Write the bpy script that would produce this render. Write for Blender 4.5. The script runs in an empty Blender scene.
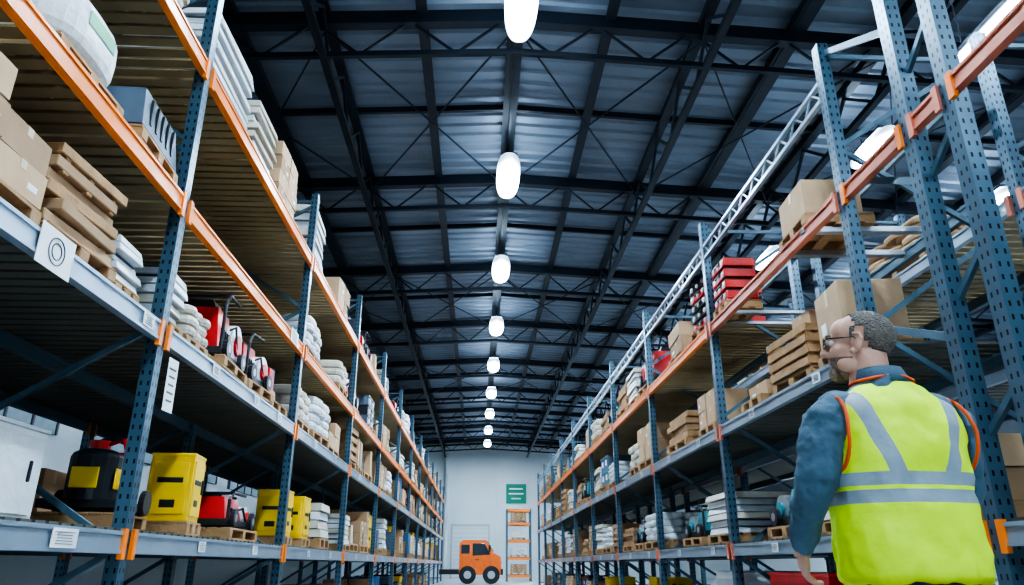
import bpy, bmesh, math, random
from mathutils import Vector, Matrix
random.seed(11)
R=random.random
def U(a,b): return a+(b-a)*random.random()
try: bpy.context.scene.view_settings.look='AgX - High Contrast'
except Exception: pass

# ---------------------------------------------------------------- materials
def mat(name,col,rough=.5,metal=0,nscale=6,namt=.25,bump=0,bscale=40,emit=None,estr=0,spec=.5):
    m=bpy.data.materials.new(name); m.use_nodes=True
    n=m.node_tree.nodes; l=m.node_tree.links; b=n['Principled BSDF']
    b.inputs['Roughness'].default_value=rough; b.inputs['Metallic'].default_value=metal
    b.inputs['Specular IOR Level'].default_value=spec
    tc=n.new('ShaderNodeTexCoord')
    nz=n.new('ShaderNodeTexNoise'); nz.inputs['Scale'].default_value=nscale; nz.inputs['Detail'].default_value=6
    l.new(tc.outputs['Object'],nz.inputs['Vector'])
    mx=n.new('ShaderNodeMix'); mx.data_type='RGBA'
    mx.inputs[6].default_value=(*[c*(1-namt) for c in col],1)
    mx.inputs[7].default_value=(*[min(1,c*(1+namt)) for c in col],1)
    l.new(nz.outputs['Fac'],mx.inputs[0]); l.new(mx.outputs[2],b.inputs['Base Color'])
    if bump:
        n2=n.new('ShaderNodeTexNoise'); n2.inputs['Scale'].default_value=bscale; n2.inputs['Detail'].default_value=4
        l.new(tc.outputs['Object'],n2.inputs['Vector'])
        bp=n.new('ShaderNodeBump'); bp.inputs['Strength'].default_value=bump; bp.inputs['Distance'].default_value=.02
        l.new(n2.outputs['Fac'],bp.inputs['Height']); l.new(bp.outputs[0],b.inputs['Normal'])
    if emit:
        b.inputs['Emission Color'].default_value=(*emit,1); b.inputs['Emission Strength'].default_value=estr
    return m
def math_node(nt,op,a,b=None,c=None):
    nd=nt.nodes.new('ShaderNodeMath'); nd.operation=op
    for i,x in enumerate((a,b,c)):
        if x is None: continue
        if isinstance(x,(int,float)): nd.inputs[i].default_value=x
        else: nt.links.new(x,nd.inputs[i])
    return nd.outputs[0]
def mixin(m,fac,col):
    nt=m.node_tree; b=nt.nodes['Principled BSDF']
    old=b.inputs['Base Color'].links[0].from_socket
    mx=nt.nodes.new('ShaderNodeMix'); mx.data_type='RGBA'
    nt.links.new(fac,mx.inputs[0]); nt.links.new(old,mx.inputs[6]); mx.inputs[7].default_value=(*col,1)
    nt.links.new(mx.outputs[2],b.inputs['Base Color']); return mx

M={}
M['post']=mat('upright_steel',(.075,.135,.185),.34,.45)
nt=M['post'].node_tree
uvn=nt.nodes.new('ShaderNodeUVMap'); sp=nt.nodes.new('ShaderNodeSeparateXYZ'); nt.links.new(uvn.outputs[0],sp.inputs[0])
fr=math_node(nt,'FRACT',math_node(nt,'MULTIPLY',sp.outputs[1],1/.075))
mk1=math_node(nt,'LESS_THAN',fr,.40)
mk2=math_node(nt,'LESS_THAN',math_node(nt,'ABSOLUTE',math_node(nt,'SUBTRACT',math_node(nt,'ABSOLUTE',sp.outputs[0]),.024)),.007)
mixin(M['post'],math_node(nt,'MULTIPLY',mk1,mk2),(.004,.006,.008))
M['orange']=mat('orange_beam_paint',(.94,.22,.02),.36,.0,3,.12)
M['salmon']=mat('faded_red_beam_paint',(.58,.17,.10),.42,.1,3,.15)
M['silver']=mat('galvanised_beam',(.34,.42,.50),.34,.5,4,.2)
M['brace']=mat('brace_steel',(.08,.14,.185),.5,.3)
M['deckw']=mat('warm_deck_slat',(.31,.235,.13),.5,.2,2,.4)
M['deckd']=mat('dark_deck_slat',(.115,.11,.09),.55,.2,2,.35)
M['roof']=mat('roof_sheet',(.205,.25,.315),.45,.35,.6,.3)
M['truss']=mat('truss_paint',(.014,.021,.033),.45,.3)
M['wallw']=mat('white_wall_paint',(.62,.67,.69),.7,0,.5,.08)
M['wallg']=mat('grey_cladding',(.10,.115,.135),.6,.1,.5,.2)
M['floor']=mat('concrete',(.44,.45,.46),.35,0,.7,.15,.1,8)
M['dark']=mat('black_rubber',(.012,.012,.014),.5)
M['lamp']=mat('lamp_diffuser',(.9,.95,1),.5,emit=(.64,.83,1),estr=1)
nt=M['lamp'].node_tree; tc=nt.nodes.new('ShaderNodeTexCoord'); sp=nt.nodes.new('ShaderNodeSeparateXYZ'); nt.links.new(tc.outputs['Object'],sp.inputs[0])
ax=math_node(nt,'POWER',math_node(nt,'MULTIPLY',sp.outputs[0],1/.32),2); ay=math_node(nt,'POWER',math_node(nt,'MULTIPLY',sp.outputs[1],1/1.02),2)
rr_=math_node(nt,'SQRT',math_node(nt,'ADD',ax,ay))
st=math_node(nt,'ADD',math_node(nt,'MULTIPLY',math_node(nt,'POWER',math_node(nt,'MAXIMUM',math_node(nt,'SUBTRACT',1,rr_),0),3.2),1750),.6)  # soft glow halo put into the lens: emission falls off towards the rim
nt.links.new(st,nt.nodes['Principled BSDF'].inputs['Emission Strength'])
M['tube']=mat('tube_diffuser',(.9,.95,1),.5,emit=(.84,.93,1),estr=60)
M['house']=mat('lamp_housing',(.05,.06,.08),.4,.5)
M['paper']=mat('white_label',(.80,.82,.83),.6,0,8,.05)
M['ink']=mat('label_print',(.10,.11,.13),.6)
M['green']=mat('green_sign',(.02,.25,.15),.5)

G_names=['wood','card','card2','tape','white','cream','blue','red','black','yellow','green','metal','grey','teal','paper','ink']
Gm=[mat('pallet_wood',(.40,.23,.11),.8,0,9,.4,.3,30),
    mat('cardboard',(.52,.34,.20),.85,0,4,.2,.1,20),
    mat('cardboard_dark',(.37,.23,.13),.85,0,4,.2,.1,20),
    mat('packing_tape',(.62,.48,.32),.4),
    mat('white_wrap',(.68,.71,.73),.35,0,7,.15,.4,14),
    mat('cream_wrap',(.58,.53,.44),.45,0,7,.15,.4,14),
    mat('blue_plastic',(.03,.14,.32),.4),
    mat('red_paint',(.62,.02,.018),.35),
    mat('black_plastic',(.018,.02,.025),.4),
    mat('yellow_paint',(.88,.56,.01),.4,0,5,.1),
    mat('green_print',(.03,.33,.12),.5),
    mat('bare_metal',(.45,.47,.5),.35,.7),
    mat('grey_plastic',(.09,.125,.17),.45),
    mat('teal_plastic',(.04,.24,.28),.45),
    M['paper'],M['ink']]
g={n:i for i,n in enumerate(G_names)}

# ---------------------------------------------------------------- mesh builder
class MB:
    def __init__(s): s.v=[];s.f=[];s.m=[];s.uv=[]
    def add(s,vs,fs,m,uvs=None):
        o=len(s.v); s.v+= [tuple(p) for p in vs]
        for i,f in enumerate(fs):
            s.f.append([o+k for k in f]); s.m.append(m); s.uv.append(uvs[i] if uvs else [(0,0)]*len(f))
    def box(s,c,d,m=0,Mx=None,taper=None):
        x,y,z=d[0]/2,d[1]/2,d[2]/2
        P=[Vector((a*x,b*y,e*z)) for a in(-1,1) for b in(-1,1) for e in(-1,1)]
        if taper:
            for p in P:
                if p.z>0: p.x*=taper[0]; p.y*=taper[1]
        fs=[(0,1,3,2),(4,6,7,5),(0,4,5,1),(2,3,7,6),(0,2,6,4),(1,5,7,3)]
        ax=[(1,2),(1,2),(0,2),(0,2),(0,1),(0,1)]
        uvs=[[(P[k][ax[i][0]],P[k][ax[i][1]]) for k in f] for i,f in enumerate(fs)]
        C=Vector(c)
        s.add([(Mx@p if Mx else p)+C for p in P],fs,m,uvs)
    def bar(s,a,b,w,h,m=0):
        a=Vector(a);b=Vector(b);d=b-a;L=d.length;d.normalize()
        up=Vector((0,0,1)) if abs(d.z)<.95 else Vector((1,0,0))
        x=d.cross(up).normalized(); y=x.cross(d)
        s.box((a+b)/2,(w,h,L),m,Matrix((x,y,d)).transposed())
    def loft(s,rings,m=0,cap=True):
        n=len(rings[0]); vs=[p for r in rings for p in r]; fs=[]
        for i in range(len(rings)-1):
            for j in range(n):
                k=(j+1)%n; fs.append((i*n+j,i*n+k,(i+1)*n+k,(i+1)*n+j))
        if cap: fs.append(tuple(range(n-1,-1,-1))); fs.append(tuple((len(rings)-1)*n+j for j in range(n)))
        s.add(vs,fs,m)
    def cyl(s,a,b,r,m=0,n=12,r2=None):
        s.tube([a,b],[r,r if r2 is None else r2],m,n,False)
    def tube(s,pts,rad,m=0,n=10,round_=True,closed=False):
        pts=[Vector(p) for p in pts]; N=len(pts); rings=[]
        def fr(i):
            if closed: d=pts[(i+1)%N]-pts[i-1]
            else: d=pts[min(i+1,N-1)]-pts[max(i-1,0)]
            d.normalize(); ref=Vector((0,1,0)) if abs(d.y)<.9 else Vector((1,0,0))
            u=d.cross(ref).normalized(); return d,u,u.cross(d)
        def ring(c,u,w,r,k=1):
            ra,rb=(r if isinstance(r,(tuple,list)) else (r,r))
            return [c+u*(math.cos(t)*ra*k)+w*(math.sin(t)*rb*k) for t in [2*math.pi*j/n for j in range(n)]]
        def rr(r): return min(r) if isinstance(r,(tuple,list)) else r
        for i in range(N):
            d,u,w=fr(i); r=rad[i] if isinstance(rad,list) else rad
            if i==0 and round_ and not closed:
                rings.append(ring(pts[0]-d*rr(r)*.95,u,w,r,.3)); rings.append(ring(pts[0]-d*rr(r)*.65,u,w,r,.75))
            rings.append(ring(pts[i],u,w,r))
            if i==N-1 and round_ and not closed:
                rings.append(ring(pts[-1]+d*rr(r)*.65,u,w,r,.75)); rings.append(ring(pts[-1]+d*rr(r)*.95,u,w,r,.3))
        if closed: rings.append(rings[0])
        s.loft(rings,m,cap=not closed)
    def ell(s,c,r,m=0,nu=16,nv=10,e=1.0,keep=None,Mx=None):
        def sg(x,p): return math.copysign(abs(x)**p,x)
        vs=[];fs=[]
        for i in range(nv+1):
            ph=-math.pi/2+math.pi*i/nv
            for j in range(nu):
                th=2*math.pi*j/nu
                p=Vector((r[0]*sg(math.cos(ph),e)*sg(math.cos(th),e),r[1]*sg(math.cos(ph),e)*sg(math.sin(th),e),r[2]*sg(math.sin(ph),e)))
                vs.append((Mx@p if Mx else p)+Vector(c))
        for i in range(nv):
            for j in range(nu):
                k=(j+1)%nu; q=(i*nu+j,i*nu+k,(i+1)*nu+k,(i+1)*nu+j)
                if keep:
                    cc=sum((vs[t] for t in q),Vector())/4
                    if not keep(cc-Vector(c)): continue
                fs.append(q)
        s.add(vs,fs,m)
    def mesh(s,name,mats,smooth=False,weld=False):
        me=bpy.data.meshes.new(name); me.from_pydata(s.v,[],s.f)
        for x in mats: me.materials.append(x)
        me.polygons.foreach_set('material_index',s.m)
        uvl=me.uv_layers.new(name='UVMap')
        flat=[]; 
        for fu in s.uv:
            for a in fu: flat+= [a[0],a[1]]
        uvl.data.foreach_set('uv',flat)
        bm=bmesh.new(); bm.from_mesh(me)
        if weld: bmesh.ops.remove_doubles(bm,verts=bm.verts,dist=1e-5)
        bmesh.ops.recalc_face_normals(bm,faces=bm.faces); bm.to_mesh(me); bm.free()
        if smooth: me.polygons.foreach_set('use_smooth',[True]*len(me.polygons))
        me.update(); return me
    def obj(s,name,mats,smooth=False,loc=(0,0,0),parent=None,bevel=0,weld=False):
        o=bpy.data.objects.new(name,s.mesh(name,mats,smooth,weld)); bpy.context.collection.objects.link(o)
        o.location=loc
        if parent: o.parent=parent
        if bevel:
            b=o.modifiers.new('bevel','BEVEL'); b.width=bevel; b.segments=2; b.limit_method='ANGLE'
        return o

# ---------------------------------------------------------------- building shell
XL,XR,Y0,Y1=-9.0,20.0,-14.0,56.0
RX,RZ,SL=.5,9.75,.055
def roofz(x): return RZ-SL*abs(x-RX)
b=MB(); b.box(((XL+XR)/2,(Y0+Y1)/2,-.1),(XR-XL,Y1-Y0,.2)); b.obj('floor',[M['floor']])
def wall(name,c,d,m): w=MB(); w.box(c,d); return w.obj(name,[m])
wall('wall_end',((XL+XR)/2,Y1+.1,5),(XR-XL,.2,10.4),M['wallw'])
wall('wall_rear',((XL+XR)/2,Y0-.1,5),(XR-XL,.2,10.4),M['wallw'])
w=MB(); w.box((XL-.1,(Y0+Y1)/2,1.9),(.2,Y1-Y0,3.8),0); w.box((XL-.1,(Y0+Y1)/2,7),(.2,Y1-Y0,6.4),1)
for i in range(14):
    y=Y0+3+i*5; w.box((XL+.03,y,3.95),(.08,3.6,.9),2); 
    for k in range(5): w.box((XL+.08,y-1.8+k*.9,3.95),(.05,.06,.9),1)
w.obj('wall_left',[M['wallw'],M['wallg'],mat('window_glass',(.35,.45,.5),.15)])
w=MB(); w.box((XR+.1,(Y0+Y1)/2,1.9),(.2,Y1-Y0,3.8),0); w.box((XR+.1,(Y0+Y1)/2,7),(.2,Y1-Y0,6.4),1)
w.obj('wall_right',[M['wallw'],M['wallg']])
c=MB(); prof=[]; y=Y0; P=.36
while y<Y1:
    prof+=[(y,0),(y+.2,0),(y+.24,-.05),(y+.32,-.05)]; y+=P
for x0,x1 in((XL,RX),(RX,XR)):
    vs=[];fs=[]
    for (yy,dz) in prof:
        vs+=[(x0,yy,roofz(x0)+dz),(x1,yy,roofz(x1)+dz)]
    for i in range(len(prof)-1): fs.append((2*i,2*i+1,2*i+3,2*i+2))
    c.add(vs,fs,0)
c.obj('ceiling',[M['roof']])
t=MB()
xs=[RX+1.55*k for k in range(-6,13)]
for x in xs:
    big=(abs(round((x-RX)/1.55))%3==0)
    t.box((x,(Y0+Y1)/2,roofz(x)-.17),(.10 if not big else .17,Y1-Y0,.18 if not big else .26))
    t.box((x,(Y0+Y1)/2,roofz(x)-.27),(.18 if not big else .28,Y1-Y0,.025))
ty=[ -12+5.4*k+.1 for k in range(13)]
for y in ty:
    if y>Y1: break
    for x0,x1 in((XL,RX),(RX,XR)):
        t.bar((x0,y,roofz(x0)-.32),(x1,y,roofz(x1)-.32),.18,.24)
        t.bar((x0,y,roofz(x0)-1.0),(x1,y,roofz(x1)-1.0),.08,.09)
        t.bar((x0,y+2.7,roofz(x0)-.2),(x1,y+2.7,roofz(x1)-.2),.08,.12)
    k=0; x=XL
    while x<XR-.7:
        za,zb=roofz(x)-.35,roofz(x+.775)-1.0
        if k%2: za,zb=roofz(x)-1.0,roofz(x+.775)-.35
        t.bar((x,y,za),(x+.775,y,zb),.035,.035); x+=.775;k+=1
for x in(-5.7,-2.6,3.6,6.7,11.35):
    t.box((x,(Y0+Y1)/2,roofz(x)-1.0),(.12,Y1-Y0,.09))
    y=Y0;k=0
    while y<Y1-1:
        za,zb=roofz(x)-.3,roofz(x)-1.0
        if k%2: za,zb=zb,za
        t.bar((x,y,za),(x,y+.9,zb),.05,.05); y+=.9;k+=1
for i in range(0,len(ty)-1,2):
    for x0 in(-5.7,-2.6,.5,3.6,6.7):
        t.bar((x0,ty[i],roofz(x0)-.5),(x0+3.1,ty[i+1],roofz(x0+3.1)-.5),.025,.025)
        t.bar((x0+3.1,ty[i],roofz(x0+3.1)-.5),(x0,ty[i+1],roofz(x0)-.5),.025,.025)
t.obj('roof_trusses',[M['truss']])
tr=MB(); tr.box((RX+.02,(Y0+Y1)/2,9.38),(.06,Y1-Y0,.05)); tr.obj('lighting_trunking',[M['truss']])

# lamps : oblong LED high-bay with a domed diffuser; its emission fades to the rim to imitate glare
lm=MB()
lm.ell((0,0,0),(.25,.92,.15),1,36,20,.75)
lm.box((0,0,.165),(.36,1.3,.05),0); lm.box((0,0,.22),(.2,.8,.08),0)
for k in range(-6,7): lm.box((0,k*.10,.21),(.32,.012,.06),0)
lm.cyl((0,-.4,.24),(0,-.4,.5),.012,0,6); lm.cyl((0,.4,.24),(0,.4,.5),.012,0,6)
lme=lm.mesh('high_bay_lamp',[M['house'],M['lamp']])
for p in lme.polygons:
    if p.material_index==1: p.use_smooth=True
def lamp(x,y,z,s=1):
    o=bpy.data.objects.new('high_bay_lamp',lme); bpy.context.collection.objects.link(o); o.location=(x,y,z); o.scale=(s,s,s)
for k in range(-4,9): lamp(RX+.02,8.6+5.3*k,8.83)
for k in range(-3,7): lamp(7.5,11.9+5.4*k,8.5,.8)
for k in range(-1,6): lamp(11.3,14.0+5.4*k,8.5,.8)
tb=MB(); tb.box((0,0,.05),(.16,1.7,.06),0); tb.cyl((-.03,-.8,0),(-.03,.8,0),.03,1,10); tb.cyl((.035,-.8,0),(.035,.8,0),.03,1,10)
tb.cyl((0,-.6,.07),(0,-.6,3.4),.008,0,6); tb.cyl((0,.6,.07),(0,.6,3.4),.008,0,6)
tb.obj('fluorescent_batten',[M['house'],M['tube']],loc=(5.05,5.5,5.98))

# ---------------------------------------------------------------- racking
RM=[M['post'],M['orange'],M['silver'],M['salmon'],M['brace'],M['deckw'],M['deckd'],M['paper']]
OR,SI,SA,BR,DW,DD=1,2,3,4,5,6
def post(r,x,y,h,w=.10,d=.09):
    r.box((x,y,h/2),(d,w,h),0); r.box((x,y,.01),(.16,.16,.02),4)
def beam(r,x,ya,yb,z,m,s,h=.13,conn=OR):
    r.box((x,(ya+yb)/2,z-h/2),(.045,yb-ya,h),m)
    for dz in(.012,h-.012): r.box((x+s*.026,(ya+yb)/2,z-dz),(.012,yb-ya,.022),m)
    for yy in(ya,yb):
        sg=1 if yy==ya else -1
        r.box((x+s*.024,yy+sg*.02,z-h/2-.01),(.03,.05,h+.05),conn)
def frame_brace(r,x0,x1,y,h,z0=.3,step=.75):
    z=z0;k=0
    while z+step<h:
        a,b_=(x0,x1) if k%2 else (x1,x0)
        r.bar((a,y,z),(b_,y,z+step),.03,.04,BR); z+=step;k+=1
    r.bar((x0,y,z0-.1),(x1,y,z0-.1),.03,.04,BR); r.bar((x0,y,h-.1),(x1,y,h-.1),.03,.04,BR)
def deck(r,x0,x1,y0,y1,z,m,step=.13,w=.095):
    y=y0+w/2
    while y<y1:
        r.box(((x0+x1)/2,y,z+.01),(abs(x1-x0),w,.02),m); y+=step

LX=-2.3; LB=(-2.3,-3.5,-4.7)
LY=[1.07+3.97*k for k in range(13)]
LZ=[1.15,2.55,3.55,4.77]
rk=MB()
for y in LY:
    for x in LB: post(rk,x,y,5.7)
    frame_brace(rk,LB[0],LB[1],y,5.7); frame_brace(rk,LB[1],LB[2],y,5.7)
for i in range(len(LY)-1):
    ya,yb=LY[i]+.05,LY[i+1]-.05
    for z,m in zip(LZ,(SI,SI,OR,OR)):
        beam(rk,LX+.03,ya,yb,z,m,1,.135)
        beam(rk,LB[1],ya,yb,z,BR,1,.11,BR); beam(rk,LB[2],ya,yb,z,BR if m==SI else OR,1,.11)
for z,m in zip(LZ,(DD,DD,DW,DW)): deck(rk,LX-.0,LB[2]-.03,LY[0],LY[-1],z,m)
rk.obj('pallet_racking',RM)

RX0=2.8; RB=(2.8,3.9)
RY=[4.9+3.4*k for k in range(10)]
RZs=[1.16,2.44,3.67,4.70]
rk=MB()
for y in RY:
    for x in RB: post(rk,x,y,5.03)
    frame_brace(rk,RB[0],RB[1],y,5.03)
def lattice(r,x,ya,yb,z,m):
    r.box((x,(ya+yb)/2,z),(.04,yb-ya,.035),m); r.box((x,(ya+yb)/2,z-.16),(.04,yb-ya,.035),m)
    n=max(2,int((yb-ya)/.17)); st=(yb-ya)/n
    for k in range(n):
        a,b_=(z,z-.16) if k%2 else (z-.16,z)
        r.bar((x,ya+k*st,a),(x,ya+(k+1)*st,b_),.015,.015,m)
for i in range(len(RY)-1):
    ya,yb=RY[i]+.05,RY[i+1]-.05
    for z,m in zip(RZs[:3],(SI,SI,SA if i<1 else OR)):
        beam(rk,RX0-.03,ya,yb,z,m,-1,.12,SA); beam(rk,RB[1],ya,yb,z,BR,-1,.11,BR)
    lattice(rk,RX0-.02,ya,yb,RZs[3],SI); lattice(rk,RB[1],ya,yb,RZs[3],BR)
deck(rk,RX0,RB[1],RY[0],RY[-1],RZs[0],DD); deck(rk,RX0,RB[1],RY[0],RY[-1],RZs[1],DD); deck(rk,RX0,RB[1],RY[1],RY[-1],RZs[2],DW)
post(rk,2.8,3.97,6.4,.115,.10); post(rk,2.8,3.55,6.4,.115,.10); post(rk,3.9,3.97,6.4); post(rk,3.9,1.2,6.4); post(rk,2.8,1.2,6.4,.115,.10)
beam(rk,RX0-.03,4.02,4.85,3.67,SA,-1,.12,OR); beam(rk,RX0-.03,3.6,3.92,3.67,SA,-1,.12,SA); beam(rk,RX0-.03,1.25,3.5,3.67,SA,-1,.12,OR)
for (ya,yb) in((1.25,3.5),(3.6,3.92),(4.02,4.85)): beam(rk,RX0-.03,ya,yb,1.16,SI,-1,.12,OR)
beam(rk,3.9,1.25,4.85,1.16,BR,-1,.11,BR); deck(rk,RX0,3.9,1.2,4.9,1.16,DD)
for z0,z1 in((4.95,4.45),(3.75,3.25),(2.55,2.2)):
    rk.bar((2.82,4.88,z0),(2.82,3.99,z1),.035,.05,BR)
for z in(1.6,2.4,3.2,4.0,4.8,5.6): rk.bar((2.82,3.97,z),(2.82,3.55,z+.3),.03,.04,BR)
rk.obj('pallet_racking',RM)
S=(4.2,5.4); rk=MB()
SY=[1.5+3.4*k for k in range(11)]
for y in SY:
    for x in S: post(rk,x,y,5.2)
    frame_brace(rk,S[0],S[1],y,5.2)
for i in range(len(SY)-1):
    ya,yb=SY[i]+.05,SY[i+1]-.05
    for z in RZs[:3]: beam(rk,S[0]-.03,ya,yb,z,SI,-1,.12,SA); beam(rk,S[1],ya,yb,z,BR,-1,.11,BR)
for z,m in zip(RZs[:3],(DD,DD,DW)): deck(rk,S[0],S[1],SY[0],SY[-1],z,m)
rk.obj('pallet_racking',RM)

# ---------------------------------------------------------------- goods
def pallet(b_,sx,sy):
    for k in(-1,0,1): b_.box((0,k*(sy/2-.05),.055),(sx,.09,.07),g['wood'])
    n=7
    for k in range(n): b_.box((-sx/2+.05+k*(sx-.1)/(n-1),0,.10),(.09,sy,.02),g['wood'])
    for k in(-1,0,1): b_.box((k*(sx/2-.05),0,.01),(.09,sy,.02),g['wood'])
    return .112
def rotz(a): return Matrix.Rotation(a,3,'Z')
def carton(b_,c,d,m='card',a=0):
    Rz=rotz(a); C=Vector(c); b_.box(C,d,g[m],Rz)
    b_.box(C+Rz@Vector((0,0,d[2]/2)),(d[0]*1.002,.05,.004),g['tape'],Rz)
    for s_ in(-1,1):
        b_.box(C+Rz@Vector((s_*d[0]/2,0,d[2]*.36)),(.004,.05,d[2]*.28),g['tape'],Rz)
        if R()<.35: b_.box(C+Rz@Vector((s_*d[0]/2,d[1]*.25,-d[2]*.1)),(.005,d[1]*.2,d[2]*.2),g['paper'],Rz)
    b_.box(C+Rz@Vector((0,0,d[2]/2)),(d[0]*.98,.006,.006),g['card2'],Rz)
def t_cartons(sx,sy,nx,ny,nz,bh,m='card',skip=0):
    q=MB(); z=pallet(q,sx,sy)
    for k in range(nz):
        for i in range(nx):
            for j in range(ny):
                if k==nz-1 and R()<skip: continue
                carton(q,(-sx/2+(i+.5)*sx/nx+U(-.01,.01),-sy/2+(j+.5)*sy/ny+U(-.01,.01),z+(k+.5)*bh),(sx/nx*.94,sy/ny*.93,bh*.98),m if R()<.7 else 'card2',U(-.06,.06))
    return q
def t_sacks(sx,sy,nz,bh,m='white',p=None):
    q=MB(); z=pallet(q,sx,sy)
    for k in range(nz):
        n=2 if k%2 else 3
        for j in range(n):
            for i in range(2):
                q.ell((-sx/4+i*sx/2+U(-.02,.02),-sy/2+(j+.5)*sy/n+U(-.02,.02),z+(k+.5)*bh),(sx/4*1.03,sy/n/2*1.03,bh*.62),g[m],16,8,.55,Mx=rotz(U(-.08,.08)))
    return q
def t_wrap(sx,sy,nz,bh,m='white',m2='cream'):
    q=MB(); z=pallet(q,sx,sy)
    for k in range(nz):
        dx=U(.9,1); q.box((U(-.015,.015),U(-.015,.015),z+(k+.5)*bh),(sx*dx,sy*U(.9,1),bh*.86),g[m if R()<.75 else m2],rotz(U(-.03,.03)),(.96,.96))
        q.box((0,0,z+(k+1)*bh-.008),(sx*.86,sy*.86,.02),g['grey'])
    return q
def t_crate(sx,sy,h):
    q=MB(); z=pallet(q,sx,sy)
    q.box((0,0,z+h*.42),(sx*.86,sy*.86,h*.8),g['card2'])
    for k in range(4):
        zz=z+.05+k*(h-.08)/3
        for s_ in(-1,1):
            q.box((s_*sx/2,0,zz),(.02,sy,.07),g['wood']); q.box((0,s_*sy/2,zz),(sx,.02,.07),g['wood'])
    for a in(-1,1):
        for c_ in(-1,1): q.box((a*(sx/2-.03),c_*(sy/2-.03),z+h/2),(.05,.05,h),g['wood'])
    return q
def t_panels(sx,sy,n,th,m='wood'):
    q=MB(); z=pallet(q,sx,sy)
    for k in range(n):
        q.box((U(-.03,.03),U(-.03,.03),z+(k+.5)*th),(sx*U(.88,1),sy*U(.88,1),th*.8),g[random.choice([m,'card','card2',m])],rotz(U(-.05,.05)))
        for j in(-1,0,1): q.box((0,j*sy*.35,z+k*th),(sx*.9,.05,th*.25),g['wood'])
    return q
def t_machine(sx,sy,h,m='red',m2='black',wh=True):
    q=MB(); z=pallet(q,sx,sy)
    q.box((0,0,z+.05),(sx*.86,sy*.9,.06),g['black'])
    q.box((0,-sy*.14,z+.07+h*.30),(sx*.78,sy*.56,h*.6),g[m],None,(.85,.8))
    q.box((sx*.05,-sy*.14,z+.07+h*.66),(sx*.5,sy*.38,h*.16),g['black'],None,(.8,.8))
    q.cyl((-.1,-sy*.14,z+h*.78),(.1,-sy*.14,z+h*.78),.06,g[m2],10)
    for k in range(4): q.box((sx*.365,-sy*.26+k*sy*.07,z+.07+h*.2),(.03,.02,h*.28),g['black'])
    q.cyl((-sx*.40,sy*.25,z+h*.36),(sx*.40,sy*.25,z+h*.36),h*.30,g['white' if m=='red' else 'metal'],18)
    q.cyl((-sx*.43,sy*.25,z+h*.36),(sx*.43,sy*.25,z+h*.36),h*.15,g[m],14)
    q.box((0,sy*.22,z+h*.74),(sx*.5,sy*.3,h*.2),g[m2 if m2!='black' else m],None,(.8,.7))
    for s_ in(-1,1):
        q.tube([(s_*sx*.42,-sy*.42,z+.06),(s_*sx*.42,-sy*.42,z+h*.7),(s_*sx*.42,-sy*.3,z+h*.9),(s_*sx*.42,sy*.1,z+h*.92)],.016,g['black'],8)
        if wh:
            for yy in(-.3,.32): q.cyl((s_*sx*.43,yy*sy,z+.09),(s_*sx*.48,yy*sy,z+.09),.085,g['black'],14); q.cyl((s_*sx*.48,yy*sy,z+.09),(s_*sx*.485,yy*sy,z+.09),.04,g['metal'],10)
    q.tube([(-sx*.42,-sy*.3,z+h*.9),(sx*.42,-sy*.3,z+h*.9)],.016,g['black'],8)
    q.tube([(sx*.28,-sy*.1,z+h*.4),(sx*.44,0,z+h*.55),(sx*.42,sy*.2,z+h*.3)],.014,g['black'],8)
    q.box((sx*.375,-sy*.05,z+h*.48),(.02,sy*.16,h*.10),g['paper'])
    return q
def t_mixed(sx,sy):
    q=MB(); z=pallet(q,sx,sy)
    for j in range(4):
        y=-sy*.37+j*sy*.245; h=U(.18,.42); m=random.choice(['card','card2','white','red','blue','grey','cream','card'])
        if R()<.7: q.box((U(0,.1),y,z+h/2),(sx*U(.5,.8),sy*.21,h),g[m],rotz(U(-.08,.08)),(.95,.95)); q.box((U(0,.05),y,z+h+.04),(sx*.4,sy*.16,.08),g[random.choice(['card2','black','white'])])
        else:
            for i in(-1,0,1): q.cyl((i*sx*.28,y,z),(i*sx*.28,y,z+h),sy*.10,g[m],14); q.cyl((i*sx*.28,y,z+h),(i*sx*.28,y,z+h+.02),sy*.105,g['black'],14)
    return q
def t_bins(sx,sy,cols,nz=2,bh=.22):
    q=MB(); z=pallet(q,sx,sy)
    for k in range(nz):
        for j in range(2):
            m=g[random.choice(cols)]; y=-sy/4+j*sy/2; zz=z+k*bh
            q.box((0,y,zz+.01),(sx*.8,sy*.44,.02),m)
            for s_ in(-1,1):
                q.box((s_*sx*.42,y,zz+bh*.45),(.02,sy*.46,bh*.86),m); q.box((0,y+s_*sy*.225,zz+bh*.45),(sx*.84,.02,bh*.86),m)
            q.box((0,y,zz+bh*.88),(sx*.9,sy*.48,.03),m)
            q.box((sx*.44,y,zz+bh*.5),(.02,.12,.08),g['paper']); q.box((-sx*.44,y,zz+bh*.5),(.02,.12,.08),g['paper'])
    return q
def t_drums(sx,sy,m,h=.5):
    q=MB(); z=pallet(q,sx,sy)
    for i in(-1,1):
        for j in(-1,1):
            x,y=i*sx*.24,j*sy*.24; r=min(sx,sy)*.22
            q.cyl((x,y,z),(x,y,z+h),r,g[m],20)
            for f in(.03,.35,.68,.97): q.cyl((x,y,z+h*f-.012),(x,y,z+h*f+.012),r*1.04,g[m],20)
            q.cyl((x+r*.5,y,z+h),(x+r*.5,y,z+h+.02),.03,g['black'],8)
    return q
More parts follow.
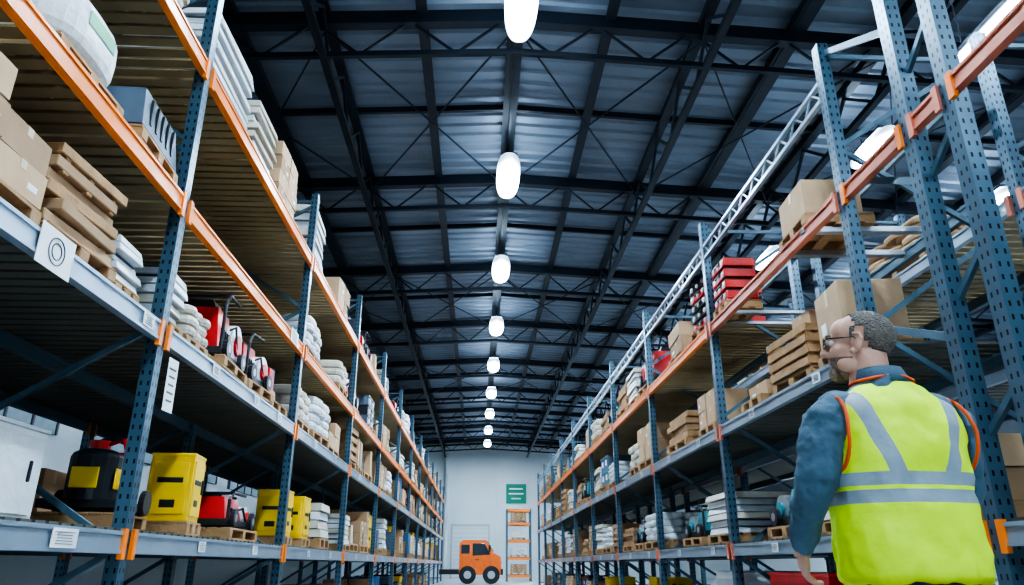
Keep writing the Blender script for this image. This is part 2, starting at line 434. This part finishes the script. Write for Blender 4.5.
def t_cabinet(sx,sy,h,m,pal=True):
    q=MB(); z=pallet(q,sx*1.15,sy*1.3) if pal else 0
    q.box((0,0,z+h/2),(sx,sy,h),g[m]); q.box((0,0,z+h+.01),(sx*1.03,sy*1.03,.025),g[m])
    for s_ in(-1,1):
        q.box((s_*(sx/2+.006),0,z+h*.5),(.012,sy*.86,h*.84),g[m]); q.box((s_*(sx/2+.016),sy*.3,z+h*.55),(.02,.02,.12),g['black'])
        q.box((0,s_*(sy/2+.004),z+h*.5),(sx*.8,.01,h*.8),g[m])
        if m=='yellow':
            q.box((s_*(sx/2+.014),-sy*.08,z+h*.60),(.006,sy*.55,h*.08),g['black']); q.box((s_*(sx/2+.014),-sy*.08,z+h*.28),(.006,sy*.30,h*.10),g['black'])
            q.box((0,s_*(sy/2+.010),z+h*.62),(sx*.6,.006,h*.08),g['black']); q.box((0,s_*(sy/2+.010),z+h*.26),(sx*.35,.006,h*.12),g['black'])
    return q
def place(q,name,x,y,z,a=0,bev=.006,sz=1):
    me=q if isinstance(q,bpy.types.Mesh) else q.mesh(name,Gm)
    o=bpy.data.objects.new(name,me); bpy.context.collection.objects.link(o)
    o.location=(x,y,z); o.rotation_euler=(0,0,a); o.scale=(1,1,sz)
    if bev:
        m_=o.modifiers.new('bevel','BEVEL'); m_.width=bev; m_.segments=1; m_.limit_method='ANGLE'
    return o
dz=.021
z=LZ[1]+dz; X=-2.80
place(t_cartons(1.0,.86,2,2,3,.185,skip=.2),'carton_pallet',X,3.10,z,.03)
place(t_panels(1.0,.72,6,.085),'wood_panel_stack',X,4.00,z,-.04)
place(t_wrap(.9,.36,5,.065,'white','teal'),'wrapped_tray_stack',X,4.64,z)
place(t_wrap(.9,.45,5,.08,'white','cream'),'wrapped_tray_stack',X,5.38,z,.04)
place(t_sacks(.9,.5,3,.085,'cream'),'sack_pallet',X,5.92,z,0,0)
place(t_machine(.9,.8,.66,'red','black'),'compressor',X+.09,6.65,z,.05)
place(t_machine(.9,.75,.55,'red','white'),'generator',X+.09,7.55,z,-.06)
place(t_mixed(.9,.7),'mixed_goods_pallet',X+.05,8.4,z,0)
z=LZ[2]+dz
q=MB(); zp=pallet(q,.9,.75); q.ell((0,0,zp+.24),(.44,.38,.26),g['white'],28,16,.6)
q.ell((0,0,zp+.24),(.444,.384,.264),g['green'],28,16,.6,keep=lambda p:(-.16<p.z<-.13))
q.ell((0,0,zp+.24),(.444,.384,.264),g['green'],28,16,.6,keep=lambda p:(0<p.z<.1 and abs(p.y)<.16))
for a_ in(-1,1): q.tube([(.2*a_,-.2,zp+.47),(.2*a_,-.1,zp+.56),(.2*a_,.1,zp+.56),(.2*a_,.2,zp+.47)],.014,g['white'],8)
place(q,'printed_bulk_bag',-2.76,3.70,z,0,0)
q=MB(); zp=pallet(q,.9,.7); q.box((0,0,zp+.17),(.86,.66,.3),g['grey'],None,(.92,.9)); q.box((0,0,zp+.34),(.5,.4,.06),g['grey'],None,(.9,.9))
q.tube([(-.2,-.2,zp+.36),(-.2,-.2,zp+.43),(-.2,.2,zp+.43),(-.2,.2,zp+.36)],.015,g['black'],8)
for j in(-.2,-.1,0,.1,.2): q.box((.42,j,zp+.18),(.02,.03,.2),g['black'])
place(q,'electric_motor_housing',-2.72,4.55,z,.05)
z=LZ[3]+dz
place(t_wrap(.9,1.1,8,.095,'white','white'),'wrapped_tray_stack',X,5.85,z)
place(t_wrap(.9,.75,7,.095,'cream','white'),'wrapped_tray_stack',X,6.95,z)
place(t_cartons(.9,.8,2,2,4,.18,'card'),'carton_pallet',X,7.9,z)
place(t_sacks(.9,.6,5,.08,'cream'),'sack_pallet',X,4.4,z,0,0)
z=LZ[0]+dz
place(t_cabinet(.8,.7,.52,'white',False),'white_cabinet',-3.02,4.22,z)
# pressure washer: red body, black tank and hose reel, yellow rating plate
q=MB(); zp=pallet(q,.66,.62)
q.box((.02,.03,zp+.06),(.52,.50,.06),g['black']); q.cyl((.05,-.08,zp+.08),(.05,-.08,zp+.38),.17,g['black'],22); q.ell((.05,-.08,zp+.38),(.17,.17,.07),g['black'],22,8)
q.box((.05,.14,zp+.26),(.42,.20,.36),g['red'],None,(.85,.8)); q.box((.222,-.08,zp+.23),(.012,.18,.14),g['yellow']); q.box((.05,-.25,zp+.23),(.18,.012,.14),g['yellow'])
q.cyl((.05,-.08,zp+.42),(.05,-.08,zp+.50),.07,g['red'],14)
q.tube([(.05+.13*math.cos(t_),.15,zp+.46+.09*math.sin(t_)) for t_ in [2*math.pi*k/20 for k in range(20)]],.022,g['black'],8,closed=True)
q.tube([(.12,-.08,zp+.48),(.24,-.16,zp+.50),(.29,-.10,zp+.30),(.24,.08,zp+.14)],.018,g['red'],8)
for s_ in(-1,1): q.cyl((.05+s_*.27,.16,zp+.09),(.05+s_*.31,.16,zp+.09),.09,g['black'],16)
place(q,'pressure_washer',-2.78,5.48,z,.1,.004)
place(t_cabinet(.34,.34,.52,'yellow'),'yellow_cabinet',-2.56,6.45,z,.1)
place(t_machine(.8,1.1,.36,'red','green'),'lawn_mower',-2.75,7.8,z,.05)
place(t_cabinet(.35,.35,.52,'yellow'),'yellow_cabinet',-2.55,9.6,z)
place(t_cabinet(.35,.4,.52,'yellow'),'yellow_cabinet',-2.55,10.6,z)
X=3.26
z=RZs[1]+dz
q=MB(); zp=pallet(q,.6,.6); carton(q,(-.02,0,zp+.25),(.50,.52,.50)); place(q,'carton_pallet',3.10,5.50,z,-.1)
q=t_crate(.8,.8,.38); carton(q,(0,-.15,.57),(.6,.35,.16)); place(q,'wooden_crate',X-.03,6.42,z,.04)
q=MB(); zp=pallet(q,.9,.6); carton(q,(0,0,zp+.08),(.7,.5,.15)); place(q,'carton_pallet',X,7.4,z)
place(t_cartons(.9,.7,2,2,2,.2),'carton_pallet',X,8.95,z)
z=RZs[2]+.001
q=MB(); zp=pallet(q,.6,.66); carton(q,(-.02,0,zp+.17),(.5,.56,.34),'card')
for yy in(-.25,.25): q.box((.27,yy,-.03),(1.16,.07,.05),g['metal'])
place(q,'carton_pallet',3.06,5.80,z,-.05)
z=RZs[2]+dz
def toolstack(n,sx,sy,m='red'):
    q=MB(); zp=pallet(q,sx,sy)
    for k in range(n):
        q.box((0,0,zp+.065+k*.135),(sx*.88,sy*.9,.095),g[m if k%3 else 'red']); q.box((0,0,zp+.125+k*.135),(sx*.8,sy*.8,.03),g['black'])
        for j in(-.3,0,.3): q.cyl((-sx*.46,j*sy,zp+.065+k*.135),(-sx*.42,j*sy,zp+.065+k*.135),.035,g['metal'],10)
        q.box((-sx*.45,0,zp+.09+k*.135),(.02,.2,.03),g['black'])
    return q
q=toolstack(4,.42,.5)
for yy in(-.2,.2): q.box((.35,yy,-.03),(1.1,.06,.04),g['metal'])
place(q,'red_toolbox_stack',2.98,7.92,RZs[2]+.005,.0)
place(toolstack(5,.85,.66,'black'),'red_toolbox_stack',X-.05,8.9,z,.06)
place(t_cartons(.9,.8,2,1,2,.2),'carton_pallet',X,10.1,z)
X2=4.75
place(t_sacks(1.0,1.1,5,.08,'card'),'sack_pallet',X2,6.8,RZs[2]+dz,0,0)
place(t_panels(1.0,1.1,1,.03),'wood_panel_stack',X2,9.2,RZs[2]+dz)
place(t_cartons(1.0,1.0,2,2,2,.2),'carton_pallet',X2,10.6,RZs[2]+dz)
place(t_machine(.9,.8,.5,'red','black'),'generator',X2,4.15,RZs[2]+dz)
place(t_cartons(.9,.8,2,2,2,.22),'carton_pallet',X2,4.2,RZs[1]+dz)
place(t_cartons(.8,.6,2,2,2,.19),'carton_pallet',3.4,4.45,RZs[0]+dz)
place(t_cartons(.9,.9,2,2,2,.23),'carton_pallet',X2,6.3,RZs[0]+dz)
lib=[('carton_pallet',t_cartons(.9,1.0,2,2,2,.2,'card',.3)),('carton_pallet',t_cartons(.9,.95,2,3,3,.16,'card2',.3)),
     ('carton_pallet',t_cartons(.9,.8,1,2,1,.34)),('carton_pallet',t_cartons(.85,.9,2,2,3,.2,'card',.5)),
     ('sack_pallet',t_sacks(.9,1.0,4,.09,'white')),('sack_pallet',t_sacks(.9,.9,3,.09,'cream')),
     ('wrapped_tray_stack',t_wrap(.9,.9,6,.08)),('wrapped_tray_stack',t_wrap(.9,.8,4,.09,'cream','white')),
     ('wooden_crate',t_crate(.9,.9,.45)),('wood_panel_stack',t_panels(.9,1.0,4,.08)),
     ('generator',t_machine(.9,.9,.5,'red','black')),('compressor',t_machine(.9,.8,.45,'teal','black')),
     ('storage_bins',t_bins(.9,.9,['blue','grey','teal'])),('storage_bins',t_bins(.9,.9,['grey','red','black'],3,.17)),
     ('drum_pallet',t_drums(.9,.9,'blue')),('drum_pallet',t_drums(.9,.9,'grey',.4)),('yellow_cabinet',t_cabinet(.6,.6,.5,'yellow')),
     ('mixed_goods_pallet',t_mixed(.9,.95)),('mixed_goods_pallet',t_mixed(.9,.95)),('mixed_goods_pallet',t_mixed(.9,.95))]
lib=[(n,q.mesh(n,Gm)) for n,q in lib]
wt=[6,6,4,6,3,3,3,3,4,4,3,2,2,2,1,1,1,5,5,5]
wt_low=[4,4,2,4,2,2,2,2,2,2,4,2,3,3,2,2,3,6,6,6]
wt_r=[6,6,4,6,2,2,2,2,5,5,2,2,2,2,1,1,0,5,5,5]
def fill(x,ya,yb,z,frames,w=wt,p=.97,hs=(1.0,1.5)):
    y=ya
    while y<yb:
        y+=U(.02,.08); L=.51
        c_=y+L
        if any(abs(c_-f)<.58 for f in frames): y+=.06; continue
        if R()<p:
            n,me=random.choices(lib,w)[0]; place(me,n,x+U(-.03,.03),c_,z,U(-.04,.04),0,U(*hs))
        y+=2*L
fill(-2.78,9.2,48,LZ[1]+dz,LY); fill(-2.78,9.4,48,LZ[2]+dz,LY,wt,.85); fill(-2.78,8.6,48,LZ[3]+dz,LY,wt,.97,(1.1,1.7)); fill(-2.78,11.3,48,LZ[0]+dz,LY,wt_low)
fill(-4.1,1.8,30,LZ[0]+dz,LY,wt_low,.7); fill(-2.9,1.8,40,0.0,LY,wt_low,.8,(.9,1.2))
fill(3.25,9.8,35,RZs[1]+dz,RY,wt_r); fill(3.25,10.8,35,RZs[2]+dz,RY,wt_r,.95); fill(3.27,5.3,35,RZs[0]+dz,RY,wt_r,.95,(.9,1.2)); fill(3.3,9.8,35,0,RY,wt_low,.8,(.9,1.2))
fill(X2,8.3,30,RZs[1]+dz,SY,wt,.9); fill(X2,11.5,30,RZs[2]+dz,SY,wt,.9); fill(X2,7.5,30,RZs[0]+dz,SY,wt_low,.7)
place(t_cabinet(.7,1.3,.86,'red',False),'red_cabinet',3.25,7.0,0); place(t_cabinet(.7,.9,.86,'white',False),'white_cabinet',3.25,8.95,0)
place(t_cabinet(.7,.8,.84,'white',False),'white_cabinet',3.25,5.7,0)

# ---------------------------------------------------------------- labels
def card(name,x,y,z,sy,sz,s,ring=False,tilt=0):
    q=MB(); q.box((0,0,0),(.004,sy,sz),0)
    if ring:
        for rr2 in(.33,.20):
            pts=[(s*.004,math.cos(t)*sz*rr2,math.sin(t)*sz*rr2) for t in [2*math.pi*k/24 for k in range(24)]]
            q.tube(pts,.0035,1,6,closed=True)
    else:
        for k in range(5): q.box((s*.003,-sy*.02,sz*(.3-k*.15)),(.003,sy*U(.5,.8),sz*.035),1)
    o=q.obj(name,[M['paper'],M['ink']],loc=(x,y,z)); o.rotation_euler=(tilt,0,0); return o
fx=LX+.03+.037
card('shelf_sign',fx,3.60,2.485,.32,.22,1,True)
card('hanging_notice',fx,5.25,2.16,.17,.38,1,False,.03)
for y in(4.75,6.1,7.3,8.2): card('shelf_label',fx,y,2.485,.16,.09,1)
card('shelf_label',fx,4.25,1.085,.26,.10,1)
card('shelf_label',fx,8.45,3.50,.34,.16,1)
for yf in LY[1:]:
    for dy in(1.1,2.6):
        if yf+dy<45:
            if yf>5.1: card('shelf_label',fx,yf+dy,2.485,.15,.09,1)
            card('shelf_label',fx,yf+dy+.2,1.085,.15,.08,1)
for yf in RY[:-1]:
    for dy in(.8,2.3):
        card('shelf_label',RX0-.067,yf+dy,2.38,.14,.08,-1); card('shelf_label',RX0-.067,yf+dy-.2,1.10,.14,.08,-1)

# ---------------------------------------------------------------- far end of the aisle
q=MB()
prof=[(-1.05,.45),(-1.05,2.05),(-.85,2.2),(.35,2.2),(.75,1.55),(1.15,1.35),(1.2,.45)]
def ex(q,prof,y0,y1,m,cx=0):
    r0=[(cx+x,y0,z) for x,z in prof]; r1=[(cx+x,y1,z) for x,z in prof]; q.loft([r0,r1],m)
ex(q,prof,41,43.1,0)
for yy in(40.99,43.1):
    ex(q,[(-.35,1.4),(-.35,2.02),(.28,2.02),(.6,1.45)],yy-.01,yy+.02,1)
    ex(q,[(-.95,1.5),(-.95,1.95),(-.5,1.95),(-.5,1.5)],yy-.01,yy+.02,1)
    q.box((-.1,yy,1.2),(.2,.04,.04),2)
q.bar((.42,42.05,2.14),(.76,42.05,1.6),1.8,.03,1)
for x in(-.6,.65):
    for yy in(41.05,43.05): q.cyl((x,yy-.12,.45),(x,yy+.12,.45),.45,2,24); q.cyl((x,yy-.14,.45),(x,yy+.14,.45),.2,3,16)
q.box((1.2,42.05,.6),(.14,2.1,.3),2); q.box((1.17,41.3,1.05),(.08,.35,.2),3); q.box((1.17,42.8,1.05),(.08,.35,.2),3)
q.box((-1.5,42.05,.6),(1.2,1.6,.25),2)
q.box((.55,40.85,1.75),(.12,.2,.35),2)
q.obj('orange_truck',[mat('truck_orange',(.9,.16,.02),.35),mat('truck_glass',(.02,.03,.04),.1),M['dark'],Gm[g['metal']]],loc=(.05,0,0),bevel=.03)
e=MB()
for x in(1.75,3.2):
    for y in(47,48): post(e,x,y,4.2)
for z_ in(.3,1.3,2.3,3.3,4.1):
    for y in(47,48): e.box((2.47,y,z_),(1.4,.05,.14),OR)
    e.box((2.47,47.5,z_+.08),(1.4,1,.03),DD)
e.obj('storage_shelf',RM)
for z_ in(.4,1.4,2.4,3.4): place(lib[(int(z_*3))%9][1],lib[(int(z_*3))%9][0],2.47,47.5,z_,math.pi/2,0)
e=MB(); e.box((0,0,0),(1.5,.05,1.4),0); e.box((0,-.03,.35),(1.0,.01,.1),1); e.box((0,-.03,0),(1.1,.01,.1),1); e.box((0,-.03,-.35),(.7,.01,.08),1)
e.obj('green_wall_sign',[M['green'],M['paper']],loc=(2.75,Y1-.04,5.9))
e=MB(); e.box((0,0,0),(2.6,.06,3.6),0)
for k in range(12): e.box((0,-.04,-1.7+k*.3),(2.5,.02,.03),1)
for s_ in(-1,1): e.box((s_*1.36,-.03,.05),(.12,.12,3.8),1)
e.box((0,-.03,1.88),(2.84,.12,.14),1)
e.obj('door_1',[M['wallw'],Gm[g['metal']]],loc=(-.6,Y1-.04,1.8))
for x in(-2.4,1.4):
    e=MB(); e.box((0,0,4.3),(.22,.22,8.6),0); e.obj('steel_column',[M['wallw']],loc=(x,Y1-.2,0))

# ---------------------------------------------------------------- the man
man=bpy.data.objects.new('man',None); bpy.context.collection.objects.link(man); man.location=(1.355,2.36,0); man.rotation_euler=(0,0,math.radians(4))
skin=mat('skin',(.60,.33,.24),.5,0,14,.12,.1,60)
hairm=mat('grey_hair',(.16,.135,.115),.8,0,60,.5,.8,140)
shirtm=mat('denim_shirt',(.065,.115,.16),.85,0,10,.25,.5,12)
trous=mat('dark_trousers',(.02,.024,.035),.9,0,10,.2,.4,12)
trim=mat('orange_trim',(.75,.10,.02),.6)
vestm=mat('hi_vis_vest',(.66,.93,.005),.6,0,5,.06,.7,7)
nt=vestm.node_tree; tc=nt.nodes.new('ShaderNodeTexCoord'); sp=nt.nodes.new('ShaderNodeSeparateXYZ'); nt.links.new(tc.outputs['Object'],sp.inputs[0])
x_,y_,z_=sp.outputs
mk=lambda v,c_,h_: math_node(nt,'LESS_THAN',math_node(nt,'ABSOLUTE',math_node(nt,'SUBTRACT',v,c_)),h_)
band=math_node(nt,'MULTIPLY',mk(z_,1.172,.046),math_node(nt,'SUBTRACT',1,mk(z_,1.172,.006)))
xx=math_node(nt,'SUBTRACT',math_node(nt,'ABSOLUTE',x_),math_node(nt,'ADD',.085,math_node(nt,'MULTIPLY',math_node(nt,'SUBTRACT',z_,1.2),.30)))
vert=math_node(nt,'MULTIPLY',math_node(nt,'LESS_THAN',math_node(nt,'ABSOLUTE',xx),.026),math_node(nt,'GREATER_THAN',z_,1.2))
msk=math_node(nt,'MAXIMUM',band,vert)
mixin(vestm,msk,(.25,.31,.35))
def ring(z,rx,ry,cx=0,cy=0,e=.8,n=40,tilt=0):
    out=[]
    for k in range(n):
        t_=2*math.pi*k/n; c_,s_=math.cos(t_),math.sin(t_)
        x=math.copysign(abs(c_)**e,c_)*rx; out.append(Vector((cx+x,cy+math.copysign(abs(s_)**e,s_)*ry,z-tilt*abs(x))))
    return out
v=MB()
v.loft([ring(.875,.222,.170,0,.01),ring(.93,.224,.174,0,.012),ring(1.02,.222,.172,0,.015),ring(1.10,.219,.165,0,.012),ring(1.18,.217,.156,0,.005),
        ring(1.27,.222,.150,0,0),ring(1.34,.228,.146),ring(1.41,.224,.138,0,0,.85,40,.03),ring(1.465,.203,.118,0,0,.9,40,.10),ring(1.51,.158,.092,0,.0,.95,40,.2),ring(1.535,.105,.076,0,0,1,40,.15)],0)
vo=v.obj('vest',[vestm],True,parent=man)
tx=bpy.data.textures.new('cloth_folds','CLOUDS'); tx.noise_scale=.10; tx.noise_depth=2
sb=vo.modifiers.new('s','SUBSURF'); sb.levels=2; sb.render_levels=2
dp=vo.modifiers.new('d','DISPLACE'); dp.texture=tx; dp.strength=.035; dp.mid_level=.5
s=MB()
s.loft([ring(.90,.18,.135,0,.01),ring(1.1,.185,.135),ring(1.3,.195,.13),ring(1.40,.19,.115),ring(1.47,.15,.09),ring(1.52,.088,.078),ring(1.55,.070,.072,0,.0)],0)
aL=[(-.17,0,1.425),(-.222,-.005,1.38),(-.255,-.005,1.30),(-.278,-.005,1.22),(-.288,.025,1.165),(-.283,.085,1.10),(-.276,.145,1.035)]
s.tube(aL,[.072,.080,.072,.065,.060,.051,.043],0,20)
aR=[(.17,0,1.425),(.220,-.005,1.38),(.240,.01,1.29),(.252,.03,1.19),(.252,.07,1.14),(.24,.15,1.08),(.23,.22,1.04)]
s.tube(aR,[.072,.076,.062,.056,.052,.047,.042],0,20)
s.tube([(-.279,.128,1.056),(-.275,.150,1.028)],[.048,.047],0,20); s.tube([(.236,.20,1.052),(.23,.222,1.035)],[.047,.046],0,20)
def remesh(o,vs,it=4):
    r=o.modifiers.new('remesh','REMESH'); r.mode='VOXEL'; r.voxel_size=vs; r.use_smooth_shade=True
    s=o.modifiers.new('smooth','SMOOTH'); s.iterations=it; s.factor=.5
so=s.obj('shirt',[shirtm],True,parent=man); remesh(so,.008,3)
tx2=bpy.data.textures.new('sleeve_folds','CLOUDS'); tx2.noise_scale=.045
dp=so.modifiers.new('d','DISPLACE'); dp.texture=tx2; dp.strength=.022; dp.mid_level=.5
cl=MB(); cl.loft([ring(1.515,.088,.086,0,-.0,1,28),ring(1.54,.083,.083,0,.0,1,28),ring(1.57,.073,.077,-.004,.004,1,28)],0,False)
co=cl.obj('collar',[shirtm],True,parent=man); sd=co.modifiers.new('s','SOLIDIFY'); sd.thickness=.008
tm=MB()
for sx_ in(-1,1):
    pts=[(sx_*(.216-.02*max(0,math.sin(t_))),math.cos(t_)*.116-.0,1.345+math.sin(t_)*.128) for t_ in [2*math.pi*k/32 for k in range(32)]]
    tm.tube(pts,.006,0,8,closed=True)
tm.tube([p for p in ring(.876,.223,.171,0,.01)],.006,0,6,closed=True)
tm.tube([p for p in ring(1.538,.105,.077,0,0,1,32,.15)],.006,0,6,closed=True)
tm.obj('vest_trim',[trim],True,parent=man)
tq=MB()
tq.loft([ring(1.0,.175,.13),ring(.92,.18,.14),ring(.84,.185,.145),ring(.78,.15,.12)],0)
for sx_ in(-1,1):
    tq.tube([(sx_*.10,0,.86),(sx_*.115,.01,.68),(sx_*.12,.015,.48),(sx_*.125,-.01,.28),(sx_*.13,-.015,.09)],[.100,.095,.075,.068,.062],0,20)
remesh(tq.obj('trousers',[trous],True,parent=man),.01)
sh=MB()
for sx_ in(-1,1):
    sh.loft([[Vector((sx_*.13+p.x,.055+p.y,zz)) for p in ring(0,rx,ry,0,0,.8,20)] for zz,rx,ry in((0.0,.052,.15),(.03,.053,.152),(.06,.047,.13),(.09,.04,.08))],0)
sh.obj('shoes',[M['dark']],True,parent=man)
hd=MB()
hd.ell((0,-.014,.032),(.077,.098,.088),0,28,18); hd.ell((0,.022,-.035),(.064,.072,.080),0,24,16)
hd.ell((0,.045,.045),(.062,.050,.055),0,24,16)
hd.ell((0,.062,-.100),(.034,.030,.026),0); hd.ell((-.035,.055,-.03),(.026,.03,.03),0); hd.ell((.035,.055,-.03),(.026,.03,.03),0)
hd.ell((0,.085,.022),(.052,.016,.012),0); hd.tube([(0,.094,.012),(0,.108,-.012),(0,.116,-.030)],[.009,.011,.014],0,12)
for s_ in(-1,1):
    hd.ell((s_*.012,.102,-.033),(.010,.012,.009),0)
    hd.ell((s_*.079,-.008,-.005),(.009,.020,.032),0,16,12,Mx=Matrix.Rotation(s_*.35,3,'Z')@Matrix.Rotation(-.15,3,'X'))
    hd.tube([(s_*.086,-.026,.006),(s_*.091,-.018,.026),(s_*.089,.002,.026)],.005,0,8)
    hd.ell((s_*.080,.004,-.034),(.007,.010,.010),0)
    hd.ell((s_*.05,.02,-.075),(.018,.04,.03),0)
hd.ell((0,.090,-.058),(.024,.010,.006),0); hd.ell((0,.088,-.069),(.021,.010,.006),0)
hd.tube([(0,-.025,-.03),(0,-.035,-.10),(0,-.045,-.17)],[.064,.066,.072],0,24)
head=hd.obj('head',[skin],True,loc=(-.030,.045,1.668),parent=man); remesh(head,.0042,4)
head.rotation_euler=(math.radians(9),0,math.radians(48))
br=MB(); br.ell((0,.022,-.037),(.066,.075,.082),0,28,18,keep=lambda p:(p.z<-.012 and p.y>-.01 and not(p.z>-.03 and p.y>.06 and abs(p.x)<.03)))
br.ell((0,.066,-.102),(.036,.031,.027),0,16,10); br.ell((0,.094,-.050),(.028,.008,.005),0,12,6)
def hp(o): o.parent=head; return o
hp(br.obj('beard',[mat('grey_beard',(.28,.19,.145),.9,0,80,.4,.6,150)],True)); 
hr=MB()
hr.ell((0,-.016,.034),(.0785,.1005,.0895),0,40,26,keep=lambda p:((p.z>.02 and p.y<.055-.5*abs(p.x)) and p.z>.5*(p.y) ) or (p.z<=.02 and p.z>-.062 and p.y<-.012-(.02 if p.z<-.03 else 0)) or (-.030<p.z<=.02 and .018<p.y<.03))
ho=hp(hr.obj('hair',[hairm],True)); sd=ho.modifiers.new('s','SOLIDIFY'); sd.thickness=.005; sd.offset=0
tx3=bpy.data.textures.new('hair_clumps','CLOUDS'); tx3.noise_scale=.012
dp=ho.modifiers.new('d','DISPLACE'); dp.texture=tx3; dp.strength=.003
ey=MB()
for s_ in(-1,1):
    ey.ell((s_*.030,.083,.004),(.012,.012,.010),0,14,10); ey.ell((s_*.030,.0925,.004),(.005,.004,.005),1,10,8)
hp(ey.obj('eyes',[mat('eye_white',(.8,.8,.78),.2),M['dark']],True))
bw=MB()
for s_ in(-1,1): bw.tube([(s_*.012,.103,.024),(s_*.032,.100,.030),(s_*.05,.084,.026)],.004,0,8)
hp(bw.obj('eyebrows',[hairm],True))
gl=MB()
for s_ in(-1,1):
    pts=[(s_*.032+math.cos(t_)*.024,.110-.006*abs(math.cos(t_))*(1 if math.cos(t_)*s_>0 else .2),.002+math.sin(t_)*.017) for t_ in [2*math.pi*k/20 for k in range(20)]]
    gl.tube(pts,.0022,0,6,closed=True)
    gl.tube([(s_*.056,.106,.006),(s_*.074,.085,.010),(s_*.086,.0,.014),(s_*.086,-.02,-.002)],.0026,0,6)
gl.tube([(-.009,.113,.006),(.009,.113,.006)],.0022,0,6)
hp(gl.obj('glasses',[M['dark']],True))
def hand(name,wrist,sgn,rot):
    h=MB()
    h.tube([(0,0,.03),(0,0,0),(0,.002,-.03)],[(.024,.020),(.024,.020),(.030,.018)],0,16)
    h.ell((0,0,-.052),(.017,.043,.046),0,20,12,.8)
    for k,(yy,L) in enumerate(((.032,.072),(.011,.082),(-.010,.076),(-.030,.060))):
        p=[Vector((0,yy,-.075))]; ang=.15+.06*k
        for seg,f in enumerate((.42,.32,.26)):
            d=Vector((math.sin(ang)*sgn,yy*.6,-math.cos(ang))); p.append(p[-1]+d*L*f*1.15); ang+=.42+.06*k
        h.tube(p,[.0098,.0092,.0085,.0072],0,12)
    h.tube([(0,.022,-.02),(.008*sgn,.045,-.042),(.014*sgn,.056,-.066),(.018*sgn,.058,-.088)],[.016,.0125,.011,.009],0,12)
    o=h.obj(name,[skin],True,loc=wrist,parent=man); o.rotation_euler=rot; remesh(o,.003,2); return o
hand('hand_left',(-.273,.168,1.008),1,(math.radians(30),math.radians(-4),math.radians(-15)))
hand('hand_right',(.226,.243,1.018),-1,(math.radians(50),0,math.radians(10)))

# ---------------------------------------------------------------- world & camera
wd=bpy.data.worlds.new('world'); bpy.context.scene.world=wd; wd.use_nodes=True
wd.node_tree.nodes['Background'].inputs[0].default_value=(.5,.6,.75,1); wd.node_tree.nodes['Background'].inputs[1].default_value=.3
cd=bpy.data.cameras.new('camera'); cam=bpy.data.objects.new('camera',cd); bpy.context.collection.objects.link(cam)
cd.sensor_width=36; cd.lens=25.6; cam.location=(0,0,.95); cam.rotation_euler=(math.radians(110.5),0,math.radians(-2.5))
cd.clip_end=200
bpy.context.scene.camera=cam
